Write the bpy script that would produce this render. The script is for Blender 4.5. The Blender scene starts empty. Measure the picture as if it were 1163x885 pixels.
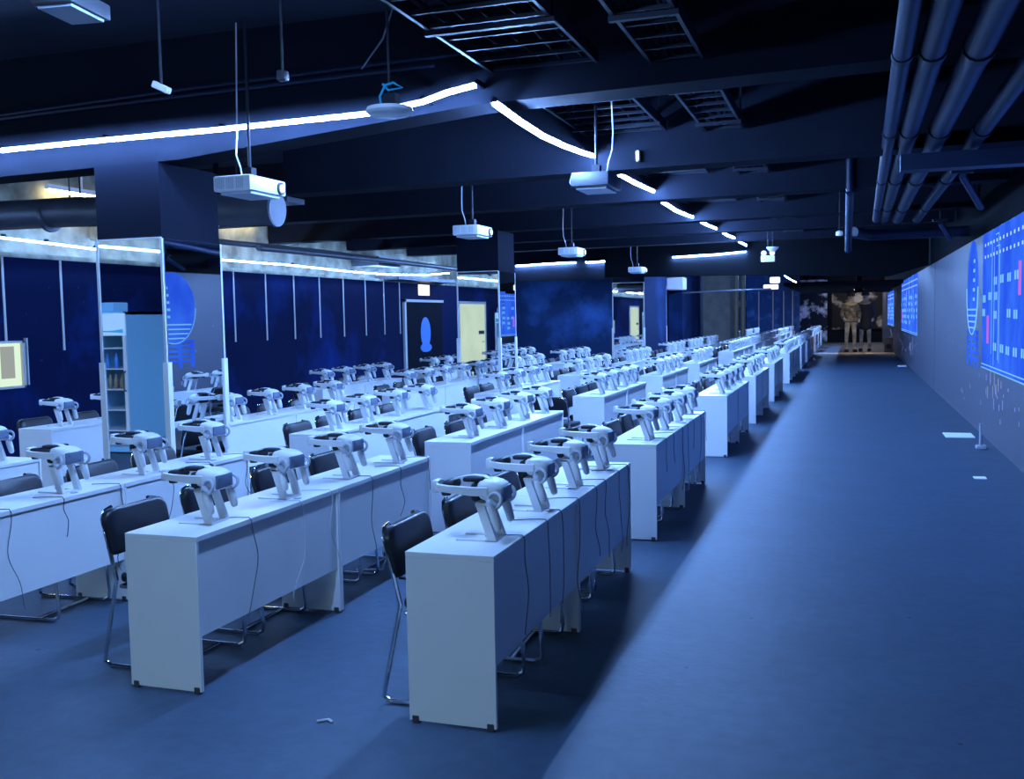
import bpy, bmesh, math, random
from mathutils import Vector, Matrix
random.seed(7)
PI = math.pi
SC = bpy.context.scene
COL = SC.collection

# ------------------------------------------------------------------ camera
cam_d = bpy.data.cameras.new('camera')
cam = bpy.data.objects.new('camera', cam_d)
COL.objects.link(cam)
F = Vector((-0.31957941, 0.94489035, -0.07107204))
R = Vector((0.94754777, 0.31904847, -0.01900798))
U = Vector((-0.00471497, 0.07341871, 0.99729006))
M = Matrix(((R.x, U.x, -F.x, 0), (R.y, U.y, -F.y, 0), (R.z, U.z, -F.z, 1.7329), (0, 0, 0, 1)))
cam.matrix_world = M
cam_d.sensor_fit = 'HORIZONTAL'
cam_d.sensor_width = 36.0
cam_d.lens = 36.0 * 1134.93 / 1163.0
cam_d.clip_start = 0.05
cam_d.clip_end = 200
SC.camera = cam

# ------------------------------------------------------------------ world, view transform
w = bpy.data.worlds.new('world')
SC.world = w
w.use_nodes = True
w.node_tree.nodes['Background'].inputs[0].default_value = (0.10, 0.22, 1.0, 1)
w.node_tree.nodes['Background'].inputs[1].default_value = 0.01
SC.view_settings.view_transform = 'Standard'
SC.view_settings.look = 'None'
SC.view_settings.exposure = 0.0
SC.view_settings.gamma = 1.0
SC.view_settings.use_curve_mapping = False

LED_COL = (0.22, 0.44, 1.0)
LED_POWER = 900.0
LED_LEFT_POWER = 90.0
LED_NEAR_POWER = 330.0
BACK_PANEL_POWER = 46.0
BACK_PANEL_COL = (0.50, 0.80, 1.0)
TUBE_POWER = 32.0

# ------------------------------------------------------------------ materials
def mat(name, col, rough=0.6, metal=0.0, emis=None, estr=0.0, var=0.0, vscale=8.0, col2=None, bump=0.0, bscale=60.0, spec=0.5, coat=0.0):
    m = bpy.data.materials.new(name)
    m.use_nodes = True
    nt = m.node_tree
    b = nt.nodes['Principled BSDF']
    b.inputs['Base Color'].default_value = (*col, 1)
    b.inputs['Roughness'].default_value = rough
    b.inputs['Metallic'].default_value = metal
    b.inputs['Specular IOR Level'].default_value = spec
    b.inputs['Coat Weight'].default_value = coat
    if emis:
        b.inputs['Emission Color'].default_value = (*emis, 1)
        b.inputs['Emission Strength'].default_value = estr
    tc = None
    if var > 0 or bump > 0:
        tc = nt.nodes.new('ShaderNodeTexCoord')
    if var > 0:
        n = nt.nodes.new('ShaderNodeTexNoise')
        n.inputs['Scale'].default_value = vscale
        n.inputs['Detail'].default_value = 6
        nt.links.new(tc.outputs['Object'], n.inputs['Vector'])
        r = nt.nodes.new('ShaderNodeValToRGB')
        c2 = col2 or tuple(c * (1 - var) for c in col)
        r.color_ramp.elements[0].position = 0.3
        r.color_ramp.elements[1].position = 0.7
        r.color_ramp.elements[0].color = (*c2, 1)
        r.color_ramp.elements[1].color = (*col, 1)
        nt.links.new(n.outputs['Fac'], r.inputs['Fac'])
        nt.links.new(r.outputs['Color'], b.inputs['Base Color'])
    if bump > 0:
        n2 = nt.nodes.new('ShaderNodeTexNoise')
        n2.inputs['Scale'].default_value = bscale
        nt.links.new(tc.outputs['Object'], n2.inputs['Vector'])
        bp = nt.nodes.new('ShaderNodeBump')
        bp.inputs['Strength'].default_value = bump
        bp.inputs['Distance'].default_value = 0.01
        nt.links.new(n2.outputs['Fac'], bp.inputs['Height'])
        nt.links.new(bp.outputs['Normal'], b.inputs['Normal'])
    return m

def emat(name, col, strength, var=0.0, vscale=10.0, col2=None):
    m = bpy.data.materials.new(name)
    m.use_nodes = True
    nt = m.node_tree
    nt.nodes.remove(nt.nodes['Principled BSDF'])
    e = nt.nodes.new('ShaderNodeEmission')
    e.inputs['Color'].default_value = (*col, 1)
    e.inputs['Strength'].default_value = strength
    nt.links.new(e.outputs[0], nt.nodes['Material Output'].inputs[0])
    if var > 0:
        tc = nt.nodes.new('ShaderNodeTexCoord')
        n = nt.nodes.new('ShaderNodeTexNoise')
        n.inputs['Scale'].default_value = vscale
        n.inputs['Detail'].default_value = 5
        nt.links.new(tc.outputs['Object'], n.inputs['Vector'])
        r = nt.nodes.new('ShaderNodeValToRGB')
        c2 = col2 or tuple(c * (1 - var) for c in col)
        r.color_ramp.elements[0].position = 0.35
        r.color_ramp.elements[1].position = 0.65
        r.color_ramp.elements[0].color = (*c2, 1)
        r.color_ramp.elements[1].color = (*col, 1)
        nt.links.new(n.outputs['Fac'], r.inputs['Fac'])
        nt.links.new(r.outputs['Color'], e.inputs['Color'])
    return m

def starry(name, base, blue, cloud_scale=0.45, thr=(0.52, 0.78), rough=0.55):
    """printed wall hanging: navy sky with blue nebula patches and faint specks"""
    m = bpy.data.materials.new(name)
    m.use_nodes = True
    nt = m.node_tree
    b = nt.nodes['Principled BSDF']
    b.inputs['Roughness'].default_value = 0.85
    b.inputs['Specular IOR Level'].default_value = 0.1
    tc = nt.nodes.new('ShaderNodeTexCoord')
    n = nt.nodes.new('ShaderNodeTexNoise')
    n.inputs['Scale'].default_value = cloud_scale
    n.inputs['Detail'].default_value = 9
    n.inputs['Roughness'].default_value = 0.62
    nt.links.new(tc.outputs['Object'], n.inputs['Vector'])
    r = nt.nodes.new('ShaderNodeValToRGB')
    r.color_ramp.elements[0].position = thr[0]
    r.color_ramp.elements[1].position = thr[1]
    r.color_ramp.elements[0].color = (*base, 1)
    r.color_ramp.elements[1].color = (*blue, 1)
    nt.links.new(n.outputs['Fac'], r.inputs['Fac'])
    v = nt.nodes.new('ShaderNodeTexVoronoi')
    v.inputs['Scale'].default_value = 5.0
    nt.links.new(tc.outputs['Object'], v.inputs['Vector'])
    r2 = nt.nodes.new('ShaderNodeValToRGB')
    r2.color_ramp.elements[0].position = 0.0
    r2.color_ramp.elements[1].position = 0.075
    r2.color_ramp.elements[0].color = (0.03, 0.06, 0.13, 1)
    r2.color_ramp.elements[1].color = (0, 0, 0, 1)
    nt.links.new(v.outputs['Distance'], r2.inputs['Fac'])
    mx = nt.nodes.new('ShaderNodeMix')
    mx.data_type = 'RGBA'
    mx.blend_type = 'ADD'
    mx.inputs['Factor'].default_value = 0.8
    nt.links.new(r.outputs['Color'], mx.inputs['A'])
    nt.links.new(r2.outputs['Color'], mx.inputs['B'])
    nt.links.new(mx.outputs['Result'], b.inputs['Base Color'])
    return m

MT = dict(
    floor=mat('floor_vinyl', (0.057, 0.099, 0.158), 0.55, var=0.16, vscale=1.6, bump=0.15, bscale=25, spec=0.35),
    threshold=mat('threshold_stone', (0.55, 0.47, 0.36), 0.6, var=0.2, vscale=4),
    ceil=mat('ceiling_paint', (0.026, 0.032, 0.052), 0.9, spec=0.1, var=0.3, vscale=1.2, bump=0.4, bscale=6),
    beam=mat('beam_paint', (0.0065, 0.009, 0.018), 0.85, spec=0.12, var=0.25, vscale=2.0),
    black=mat('black_paint', (0.004, 0.005, 0.007), 0.9, spec=0.05),
    tray=mat('tray_paint', (0.008, 0.011, 0.022), 0.5, spec=0.3, var=0.2, vscale=5),
    pipe=mat('pipe_paint', (0.013, 0.021, 0.055), 0.45, spec=0.3, var=0.35, vscale=3),
    wallr=mat('grey_wall_panel', (0.085, 0.090, 0.125), 0.5, var=0.12, vscale=0.9),
    concrete=mat('cream_concrete', (0.42, 0.39, 0.28), 0.9, var=0.7, vscale=3.0, bump=0.6, bscale=9),
    duct=mat('galvanised_duct', (0.12, 0.13, 0.16), 0.45, 0.3, var=0.3, vscale=4),
    wall_left=starry('navy_sky_print', (0.0025, 0.0085, 0.050), (0.006, 0.038, 0.24)),
    wall_back=starry('blue_sky_print', (0.018, 0.042, 0.11), (0.05, 0.14, 0.40), 0.7, (0.50, 0.74)),
    wall_far=starry('far_blue_print', (0.008, 0.020, 0.065), (0.02, 0.055, 0.18), 0.6),
    wall_farblue=starry('far_end_blue', (0.04, 0.11, 0.34), (0.14, 0.34, 0.8), 1.6),
    wall_glow=starry('far_end_patchwork', (0.012, 0.02, 0.05), (0.45, 0.6, 0.95), 1.3, (0.50, 0.60)),
    beige=mat('beige_stone', (0.50, 0.45, 0.38), 0.8, var=0.3, vscale=3),
    mirror=mat('mirror_glass', (0.78, 0.82, 0.84), 0.015, 1.0),
    clad=mat('dark_cladding', (0.007, 0.009, 0.018), 0.8, spec=0.05),
    trim=mat('pale_trim', (0.62, 0.62, 0.60), 0.5),
    guard=mat('white_corner_guard', (0.85, 0.83, 0.78), 0.5),
    white=mat('white_laminate', (0.86, 0.86, 0.86), 0.30, var=0.03, vscale=3),
    edge=mat('edge_band', (0.45, 0.47, 0.50), 0.4),
    foot=mat('dark_foot', (0.05, 0.05, 0.06), 0.5),
    plastic=mat('white_plastic', (0.74, 0.75, 0.76), 0.38),
    grey=mat('grey_plastic', (0.46, 0.49, 0.55), 0.42),
    lens=mat('visor_front', (0.17, 0.21, 0.30), 0.25),
    fabric=mat('dark_fabric', (0.018, 0.022, 0.035), 0.8),
    leather=mat('black_vinyl', (0.010, 0.011, 0.018), 0.36, var=0.3, vscale=20),
    chrome=mat('chrome', (0.70, 0.71, 0.73), 0.14, 1.0),
    cable=mat('dark_cable', (0.09, 0.10, 0.13), 0.5),
    cablew=mat('pale_cable', (0.6, 0.62, 0.66), 0.5),
    teal=mat('teal_cable', (0.02, 0.45, 0.65), 0.45),
    led=emat('led_light', LED_COL, LED_POWER),
    ledm=emat('led_light_near', LED_COL, LED_NEAR_POWER),
    ledl=emat('led_light_wall', LED_COL, LED_LEFT_POWER),
    lamp=emat('lamp_panel', BACK_PANEL_COL, BACK_PANEL_POWER),
    tube=emat('warm_tube', (1.0, 0.88, 0.50), TUBE_POWER),
    warm=emat('warm_downlight', (1.0, 0.80, 0.52), 320.0),
    lenslit=emat('projector_lens', (0.45, 0.75, 1.0), 6.0),
    doorlit=emat('lit_doorway', (0.64, 0.78, 0.62), 1.1, var=0.12, vscale=1.2),
    winlit=emat('lit_window', (0.74, 0.92, 0.72), 1.0),
    wingrey=emat('window_interior', (0.33, 0.36, 0.34), 1.0),
    transom=emat('transom_light', (1.0, 0.97, 0.75), 1.6),
    scrblue=emat('projected_blue', (0.040, 0.170, 1.0), 1.0, var=0.4, vscale=1.5, col2=(0.022, 0.100, 0.85)),
    scrcyan=emat('projected_cyan', (0.20, 0.55, 1.0), 1.0),
    scrpale=emat('projected_pale', (0.45, 0.75, 1.0), 1.0),
    scrpink=emat('projected_pink', (0.55, 0.15, 0.75), 1.0),
    speck=emat('projected_speck', (0.22, 0.30, 0.62), 1.0),
    decal=mat('blue_decal', (0.10, 0.28, 0.75), 0.5, emis=(0.06, 0.2, 0.7), estr=0.0),
    fridge=mat('pale_blue_enamel', (0.32, 0.62, 0.80), 0.35),
    fridgein=mat('fridge_interior', (0.30, 0.40, 0.50), 0.5),
    header=mat('fridge_header', (0.70, 0.82, 0.90), 0.4, emis=(0.5, 0.75, 0.95), estr=0.35),
    tealm=mat('teal_wave', (0.03, 0.40, 0.60), 0.4, emis=(0.02, 0.35, 0.55), estr=0.3),
    ink=mat('grey_ink', (0.10, 0.13, 0.18), 0.5),
    bottle=mat('drink_bottle', (0.25, 0.18, 0.10), 0.3),
    bottleb=mat('blue_drink_bottle', (0.05, 0.2, 0.5), 0.3),
    bronze=mat('bronze_grey', (0.60, 0.54, 0.42), 0.55, 0.1, var=0.6, vscale=9),
    darkcloth=mat('charcoal_cloth', (0.03, 0.032, 0.04), 0.8, var=0.3, vscale=12),
    greycloth=mat('grey_camouflage', (0.30, 0.27, 0.21), 0.8, var=0.85, vscale=10),
    skin=mat('skin', (0.35, 0.25, 0.2), 0.6),
    mural=starry('mural_ink', (0.02, 0.021, 0.026), (0.42, 0.40, 0.38), 0.8, (0.50, 0.60)),
    light_patch=mat('painted_floor_light', (0.8, 0.85, 0.95), 0.5, emis=(0.25, 0.5, 1.0), estr=0.25),  # light spilled on the floor, painted as a pale glowing colour
    exitw=emat('exit_lamp', (0.75, 0.85, 1.0), 1.6),
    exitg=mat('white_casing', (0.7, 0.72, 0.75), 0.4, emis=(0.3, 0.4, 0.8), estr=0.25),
    amber=mat('yellowed_metal', (0.62, 0.52, 0.34), 0.45, 0.3),
)

def add_dirt(m):
    nt = m.node_tree
    b = nt.nodes['Principled BSDF']
    src = b.inputs['Base Color'].links[0].from_socket
    tc = nt.nodes.new('ShaderNodeTexCoord')
    v = nt.nodes.new('ShaderNodeTexVoronoi'); v.inputs['Scale'].default_value = 2.6
    nt.links.new(tc.outputs['Object'], v.inputs['Vector'])
    r = nt.nodes.new('ShaderNodeValToRGB')
    r.color_ramp.elements[0].position = 0.022; r.color_ramp.elements[1].position = 0.040
    r.color_ramp.elements[0].color = (0.25, 0.25, 0.25, 1); r.color_ramp.elements[1].color = (1, 1, 1, 1)
    nt.links.new(v.outputs['Distance'], r.inputs['Fac'])
    n = nt.nodes.new('ShaderNodeTexNoise'); n.inputs['Scale'].default_value = 11; n.inputs['Detail'].default_value = 8
    nt.links.new(tc.outputs['Object'], n.inputs['Vector'])
    r2 = nt.nodes.new('ShaderNodeValToRGB')
    r2.color_ramp.elements[0].position = 0.3; r2.color_ramp.elements[1].position = 0.7
    r2.color_ramp.elements[0].color = (0.82, 0.82, 0.82, 1); r2.color_ramp.elements[1].color = (1, 1, 1, 1)
    nt.links.new(n.outputs['Fac'], r2.inputs['Fac'])
    last = src
    for q in (r, r2):
        mx = nt.nodes.new('ShaderNodeMix'); mx.data_type = 'RGBA'; mx.blend_type = 'MULTIPLY'
        mx.inputs['Factor'].default_value = 1.0
        nt.links.new(last, mx.inputs['A']); nt.links.new(q.outputs['Color'], mx.inputs['B'])
        last = mx.outputs['Result']
    nt.links.new(last, b.inputs['Base Color'])
add_dirt(MT['floor'])

# ------------------------------------------------------------------ mesh helpers
class MB:
    def __init__(s):
        s.v = []; s.f = []; s.sm = []
    def add(s, vs, fs, smooth=False, xf=None):
        o = len(s.v)
        for p in vs:
            p = Vector(p)
            if xf is not None: p = xf @ p
            s.v.append(p[:])
        for f in fs:
            s.f.append([i + o for i in f]); s.sm.append(smooth)
        return s
    def box(s, x0, x1, y0, y1, z0, z1, xf=None):
        vs = [(x0,y0,z0),(x1,y0,z0),(x1,y1,z0),(x0,y1,z0),(x0,y0,z1),(x1,y0,z1),(x1,y1,z1),(x0,y1,z1)]
        fs = [(3,2,1,0),(4,5,6,7),(0,1,5,4),(1,2,6,5),(2,3,7,6),(3,0,4,7)]
        return s.add(vs, fs, False, xf)
    def rbox(s, x0, x1, y0, y1, z0, z1, r, seg=2, xf=None):
        bm = bmesh.new()
        bmesh.ops.create_cube(bm, size=1)
        for v in bm.verts:
            v.co = Vector(((x0+x1)/2 + v.co.x*(x1-x0), (y0+y1)/2 + v.co.y*(y1-y0), (z0+z1)/2 + v.co.z*(z1-z0)))
        bmesh.ops.bevel(bm, geom=bm.edges[:], offset=r, segments=seg, affect='EDGES', profile=0.5)
        bm.verts.index_update()
        s.add([v.co[:] for v in bm.verts], [[v.index for v in f.verts] for f in bm.faces], True, xf)
        bm.free(); return s
    def tube(s, pts, r, n=8, xf=None, caps=True):
        P = [Vector(p) for p in pts]
        rs = r if isinstance(r, (list, tuple)) else [r]*len(P)
        vs = []; fs = []
        t = (P[1]-P[0]).normalized()
        a = Vector((0,0,1)) if abs(t.z) < 0.9 else Vector((1,0,0))
        nrm = t.cross(a).normalized()
        for i, p in enumerate(P):
            if i == 0: t = (P[1]-P[0]).normalized()
            elif i == len(P)-1: t = (P[-1]-P[-2]).normalized()
            else:
                t = ((P[i+1]-P[i]).normalized() + (P[i]-P[i-1]).normalized())
                t = t.normalized() if t.length > 1e-6 else (P[i+1]-P[i]).normalized()
            nrm = (nrm - t*nrm.dot(t)).normalized()
            b = t.cross(nrm)
            for k in range(n):
                q = 2*PI*k/n
                vs.append(p + (nrm*math.cos(q) + b*math.sin(q))*rs[i])
        for i in range(len(P)-1):
            for k in range(n):
                k2 = (k+1) % n
                fs.append((i*n+k, i*n+k2, (i+1)*n+k2, (i+1)*n+k))
        if caps:
            fs.append(tuple(range(n-1, -1, -1)))
            fs.append(tuple((len(P)-1)*n + k for k in range(n)))
        return s.add(vs, fs, True, xf)
    def lathe(s, prof, n=20, xf=None):
        vs = []; fs = []
        for (r, z) in prof:
            for k in range(n):
                q = 2*PI*k/n
                vs.append((r*math.cos(q), r*math.sin(q), z))
        m = len(prof)
        for i in range(m-1):
            for k in range(n):
                k2 = (k+1) % n
                fs.append((i*n+k, i*n+k2, (i+1)*n+k2, (i+1)*n+k))
        fs.append(tuple(range(n-1, -1, -1)))
        fs.append(tuple((m-1)*n + k for k in range(n)))
        return s.add(vs, fs, True, xf)
    def prism(s, poly, y0, y1, xf=None, smooth=False):
        """polygon in xz (counter-clockwise seen from -y), extruded along y"""
        n = len(poly)
        vs = [(x, y0, z) for x, z in poly] + [(x, y1, z) for x, z in poly]
        fs = [tuple(range(n)), tuple(range(2*n-1, n-1, -1))]
        for i in range(n):
            j = (i+1) % n
            fs.append((i, i+n, j+n, j))
        return s.add(vs, fs, smooth, xf)
    def torus(s, R_, r, n=20, m=8, xf=None):
        vs = []; fs = []
        for i in range(n):
            a = 2*PI*i/n
            for j in range(m):
                b = 2*PI*j/m
                vs.append(((R_+r*math.cos(b))*math.cos(a), (R_+r*math.cos(b))*math.sin(a), r*math.sin(b)))
        for i in range(n):
            for j in range(m):
                fs.append((i*m+j, ((i+1) % n)*m+j, ((i+1) % n)*m+(j+1) % m, i*m+(j+1) % m))
        return s.add(vs, fs, True, xf)
    def mesh(s, name):
        me = bpy.data.meshes.new(name)
        me.from_pydata(s.v, [], s.f)
        me.polygons.foreach_set('use_smooth', s.sm)
        bm = bmesh.new(); bm.from_mesh(me)
        bmesh.ops.recalc_face_normals(bm, faces=bm.faces[:])
        bm.to_mesh(me); bm.free()
        me.set_sharp_from_angle(angle=math.radians(40))
        me.update()
        return me
    def build(s, name, m, parent=None, loc=None, rz=0.0):
        me = s.mesh(name)
        me.materials.append(MT[m] if isinstance(m, str) else m)
        o = bpy.data.objects.new(name, me)
        COL.objects.link(o)
        if parent is not None: o.parent = parent
        if loc: o.location = loc
        if rz: o.rotation_euler.z = rz
        return o

def tag(o, label, cat, group=None, kind=None):
    o['label'] = label; o['category'] = cat
    if group: o['group'] = group
    if kind: o['kind'] = kind
    return o
def thing(name, label, cat, loc=(0,0,0), rz=0.0, group=None):
    o = bpy.data.objects.new(name, None)
    COL.objects.link(o)
    o.empty_display_size = 0.05
    o.location = loc; o.rotation_euler.z = rz
    return tag(o, label, cat, group)
def struct(name, mb, m, parent=None):
    o = mb.build(name, m, parent)
    if parent is None: o['kind'] = 'structure'
    return o
KIDS = {}
def register(root):
    """remember a finished thing's parts so that copies can be made quickly"""
    def walk(o):
        return [(c, walk(c)) for c in COL.objects if c.parent == o]
    KIDS[root.name] = walk(root)
    return root
def dup(root, loc, rz, label, group=None):
    r = root.copy(); COL.objects.link(r)
    r.location = loc; r.rotation_euler.z = rz
    r['label'] = label
    if group: r['group'] = group
    def rec(lst, par):
        for o, ks in lst:
            c = o.copy(); COL.objects.link(c); c.parent = par
            rec(ks, c)
    rec(KIDS[root.name], r)
    return r

# ------------------------------------------------------------------ the room
XL, XR, YB, YF = -10.0, 1.75, -4.0, 60.0
ZC = 4.05
struct('floor', MB().box(XL-0.5, XR+0.3, YB-0.3, YF+0.5, -0.15, 0), 'floor')
struct('ceiling', MB().box(XL-0.5, XR+0.3, YB-0.3, YF+0.5, ZC, ZC+0.15), 'ceil')
struct('trim_1', MB().box(-1.25, XR, 43.4, 44.7, 0, 0.012), 'threshold')
# right wall, two panel runs with a joint, black band above
struct('wall_right', MB().box(XR, XR+0.2, YB, 23.45, 0, 2.76).box(XR+0.02, XR+0.2, 23.45, 23.5, 0, 2.76).box(XR, XR+0.2, 23.5, YF, 0, 2.76), 'wallr')
struct('wall_right_upper', MB().box(XR+0.06, XR+0.25, YB, YF, 2.76, ZC), 'black')
# left wall: printed hanging up to 2.62, rough cream concrete above
struct('wall_left', MB().box(XL-0.06, XL, YB, 26.6, 0, 2.62), 'wall_left')
struct('wall_left_upper', MB().box(XL-0.45, XL-0.25, YB, 26.6, 2.3, ZC), 'concrete')
struct('trim_2', MB().box(XL-0.25, XL+0.03, YB, 26.5, 2.62, 2.68), 'concrete')
struct('wall_behind_viewer', MB().box(XL-0.5, XR+0.3, YB-0.2, YB, 0, ZC), 'beam')
# wall closing the left bay
struct('wall_bay_end', MB().box(XL-0.4, -6.05, 26.5, 26.7, 0, 2.73), 'wall_back')
struct('wall_bay_end_upper', MB().box(XL-0.4, -6.05, 26.45, 26.7, 2.73, ZC), 'beam')
# wall beyond the bay
struct('wall_far_left', MB().box(-5.90, -5.70, 29.9, YF, 0, ZC), 'wall_far')
struct('wall_far_end', MB().box(-5.9, XR+0.3, YF, YF+0.2, 0, ZC), 'beam')
we = struct('wall_far_blue', MB().box(-5.7, -2.7, YF-0.1, YF, 0, ZC), 'wall_farblue')
for x_ in (-5.0, -4.2, -3.6, -3.1):
    MB().box(x_-0.03, x_+0.03, YF-0.13, YF-0.1, 0, 3.0).build('panel_joint', 'trim', we)
struct('wall_far_glow', MB().box(-2.7, -1.2, YF-0.1, YF, 0, 3.6), 'wall_glow')

# beams across the ceiling
def beam(y, prof, d=0.34):
    poly = [(x, z) for x, z in prof] + [(prof[-1][0], ZC), (prof[0][0], ZC)]
    return struct('ceiling_beam', MB().prism(poly, y, y+d), 'beam')
beam(6.99, [(XL-0.2, 3.02), (-5.2, 3.08), (-2.6, 3.30), (XR, 3.37)])
for yy, zb in ((9.75, 3.14), (12.9, 3.18), (16.25, 3.20), (19.3, 3.25), (22.4, 3.29)):
    beam(yy, [(XL-0.2 if yy > 12 else -5.9, zb), (XR, zb+0.05)])
struct('ceiling_header', MB().prism([(-6.0, 2.74), (-2.6, 2.70), (0.9, 2.56), (XR, 2.80), (XR, ZC), (-6.0, ZC)], 25.4, 25.7), 'black')
struct('ceiling_soffit', MB().box(-2.2, XR-0.02, 36.4, 52.5, 2.68, 2.80), 'black')

# pillars
def pillar(n, x0, x1, y0, y1, ztop, zm, right_mirror=True):
    p = struct('pillar', MB().box(x0, x1, y0, y1, 0, ztop), 'clad')
    MB().box(x0+0.012, x1-0.012, y0-0.012, y0, 0.0, zm).build('mirror_panel', 'mirror', p)
    if right_mirror:
        MB().box(x1, x1+0.012, y0+0.012, y1-0.012, 0.0, zm).build('mirror_panel', 'mirror', p)
    t = MB()
    for (x, y) in ((x0, y0-0.012), (x1, y0-0.012), (x1, y1)):
        t.box(x-0.008, x+0.014, y-0.008, y+0.012, 1.42, zm)
    t.box(x0, x1, y0-0.018, y0, zm, zm+0.012)
    t.build('frame_trim', 'trim', p)
    for (x, y) in ((x0, y0-0.012), (x1, y0-0.012), (x1, y1-0.02)):
        MB().prism([(x-0.026, 0), (x+0.026, 0), (x+0.026, 1.42), (x-0.026, 1.42)], y-0.012, y+0.012).box(x-0.004, x+0.025, y+0.012, y+0.045, 0, 1.42).build('corner_guard', 'guard', p)
    return p
pillar(1, -6.05, -5.40, 6.985, 7.785, 3.08, 2.45)
pillar(2, -6.12, -5.40, 15.39, 16.2, 3.16, 2.50)
p3 = pillar(3, -6.05, -5.20, 26.5, 29.9, 3.2, 2.62, False)
MB().box(-5.2, -5.185, 26.52, 29.88, 0, 2.9).build('side_panel', 'wall_far', p3)
struct('pillar', MB().box(-5.66, -5.2, 33.0, 37.2, 0, ZC), 'wall_far')
struct('pillar', MB().box(-5.25, -4.25, 38.3, 39.6, 0, ZC), 'beige')
for dx in (0.0, 0.32):
    tag(MB().tube([(-4.20+dx*0.8, 40.0, 0), (-4.20+dx*0.8, 40.0, 1.2), (-4.20+dx*0.8, 40.0, ZC)], 0.10, 12).lathe([(0.12, 2.0), (0.12, 2.25)], 12, Matrix.Translation((-4.20+dx*0.8, 40.0, 0))).build('riser_pipe', 'amber'),
        ('yellowish' if dx == 0 else 'grey') + ' vertical riser pipe by the far beige pillar, ' + ('left' if dx == 0 else 'right') + ' one of the pair', 'pipe')

# ------------------------------------------------------------------ doors and windows
d1 = struct('door_1', MB().box(XL, XL+0.02, 3.6, 5.6, 0, 2.15), 'doorlit')
MB().box(XL, XL+0.05, 3.54, 3.6, 0, 2.2).box(XL, XL+0.05, 5.6, 5.66, 0, 2.2).box(XL, XL+0.05, 3.54, 5.66, 2.15, 2.22).build('door_frame', 'trim', d1)
MB().box(XL+0.02, XL+0.035, 3.68, 4.1, 1.3, 1.4).build('door_sign', 'foot', d1)
MB().tube([(XL+0.02, 3.75, 1.08), (XL+0.06, 3.75, 1.08), (XL+0.06, 3.95, 1.08)], 0.012, 8).build('door_handle', 'chrome', d1)
w1 = struct('window_1', MB().box(XL, XL+0.02, 9.12, 10.04, 1.0, 1.54), 'winlit')
MB().box(XL+0.02, XL+0.03, 9.72, 9.93, 1.1, 1.50).build('window_interior', 'wingrey', w1)
MB().box(XL, XL+0.06, 9.1, 10.08, 1.54, 1.57).box(XL, XL+0.06, 9.1, 10.08, 0.97, 1.0).box(XL, XL+0.06, 10.04, 10.08, 0.97, 1.57).box(XL, XL+0.06, 9.08, 9.12, 0.97, 1.57).build('window_frame', 'trim', w1)
MB().box(XL, XL+0.05, 10.12, 10.14, 1.0, 1.6).build('window_side_rail', 'trim', w1)
d2 = struct('door_2', MB().box(XL, XL+0.03, 21.7, 23.95, 0, 2.17), 'clad')
MB().box(XL, XL+0.06, 21.6, 21.7, 0, 2.23).box(XL, XL+0.06, 21.6, 24.0, 2.17, 2.23).build('door_frame', 'trim', d2)
g = MB()
def oval(yc, zc, ry, rz_, x0, x1):
    n = 28
    ring = [(yc+ry*math.cos(2*PI*i/n), zc+rz_*math.sin(2*PI*i/n)) for i in range(n)]
    g.add([(x0, y, z) for y, z in ring]+[(x1, y, z) for y, z in ring], [tuple(range(n)), tuple(range(2*n-1, n-1, -1))]+[(i, (i+1) % n, n+(i+1) % n, n+i) for i in range(n)])
oval(22.85, 1.42, 0.30, 0.38, XL+0.03, XL+0.045)
oval(22.85, 1.05, 0.34, 0.11, XL+0.03, XL+0.05)
g.build('blue_emblem', 'decal', d2)
struct('window_2', MB().box(XL, XL+0.02, 22.55, 23.2, 2.34, 2.60), 'transom')

# ------------------------------------------------------------------ vertical rails on the left wall
k = 0
for yy in (9.84, 10.81, 14.78, 15.77, 16.74, 17.71, 18.70, 19.70, 20.62, 21.45):
    k += 1
    o = MB().box(-0.008, 0.012, -0.016, 0.016, 1.42, 2.62).build('wall_rail', 'trim', None, (XL, yy, 0))
    nth = ['first', 'second', 'third', 'fourth', 'fifth', 'sixth', 'seventh', 'eighth', 'ninth', 'tenth'][k-1]
    tag(o, f'thin pale vertical rail on the navy left wall, {nth} from the left', 'rail', 'pale rails on the left wall')

# ------------------------------------------------------------------ led strips
def led(pts, label, m='led', r=0.0135, back=0.05, top=None):
    t = thing('led_strip', label, 'light strip', (pts[0][0], pts[0][1], pts[0][2]), 0, 'white led strips under the ceiling')
    o = Vector(pts[0])
    P = [Vector(p)-o for p in pts]
    MB().tube(P, r, 6).build('light_tube', m, t)
    if m != 'ledl':
        ch = MB()
        for a, b in zip(P[:-1], P[1:]):
            d = (b-a).normalized(); sd = d.cross(Vector((0, 0, 1))).normalized()*0.032; up_ = Vector((0, 0, r+0.004))
            vs = [a+sd+up_, a-sd+up_, b-sd+up_, b+sd+up_]
            ch.add(vs+[v+Vector((0, 0, 0.006)) for v in vs], [(0, 1, 2, 3), (7, 6, 5, 4), (0, 4, 5, 1), (1, 5, 6, 2), (2, 6, 7, 3), (3, 7, 4, 0)])
        ch.build('light_shield', 'tray', t)  # opaque shield added above the tube to keep its light off the ceiling
    for p in P:
        MB().box(p.x-0.012, p.x+0.012, p.y-0.012, p.y+back, p.z+0.012, p.z+0.05 if top is None else top-o.z).build('clip', 'tray', t)
    return t
led([(x*0.983, 6.82, 1.733+(z-1.733)*0.983) for x, y, z in [(-10.2, 6.94, 3.25), (-8.6, 6.94, 3.262), (-7.0, 6.94, 3.267), (-5.9, 6.94, 3.275), (-4.77, 6.94, 3.275), (-3.44, 6.94, 3.291), (-3.0, 6.94, 3.339), (-2.8, 6.94, 3.39), (-2.58, 6.94, 3.423)]],
    'long white led strip along the front face of the nearest ceiling beam', 'ledm', back=0.17)
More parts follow.
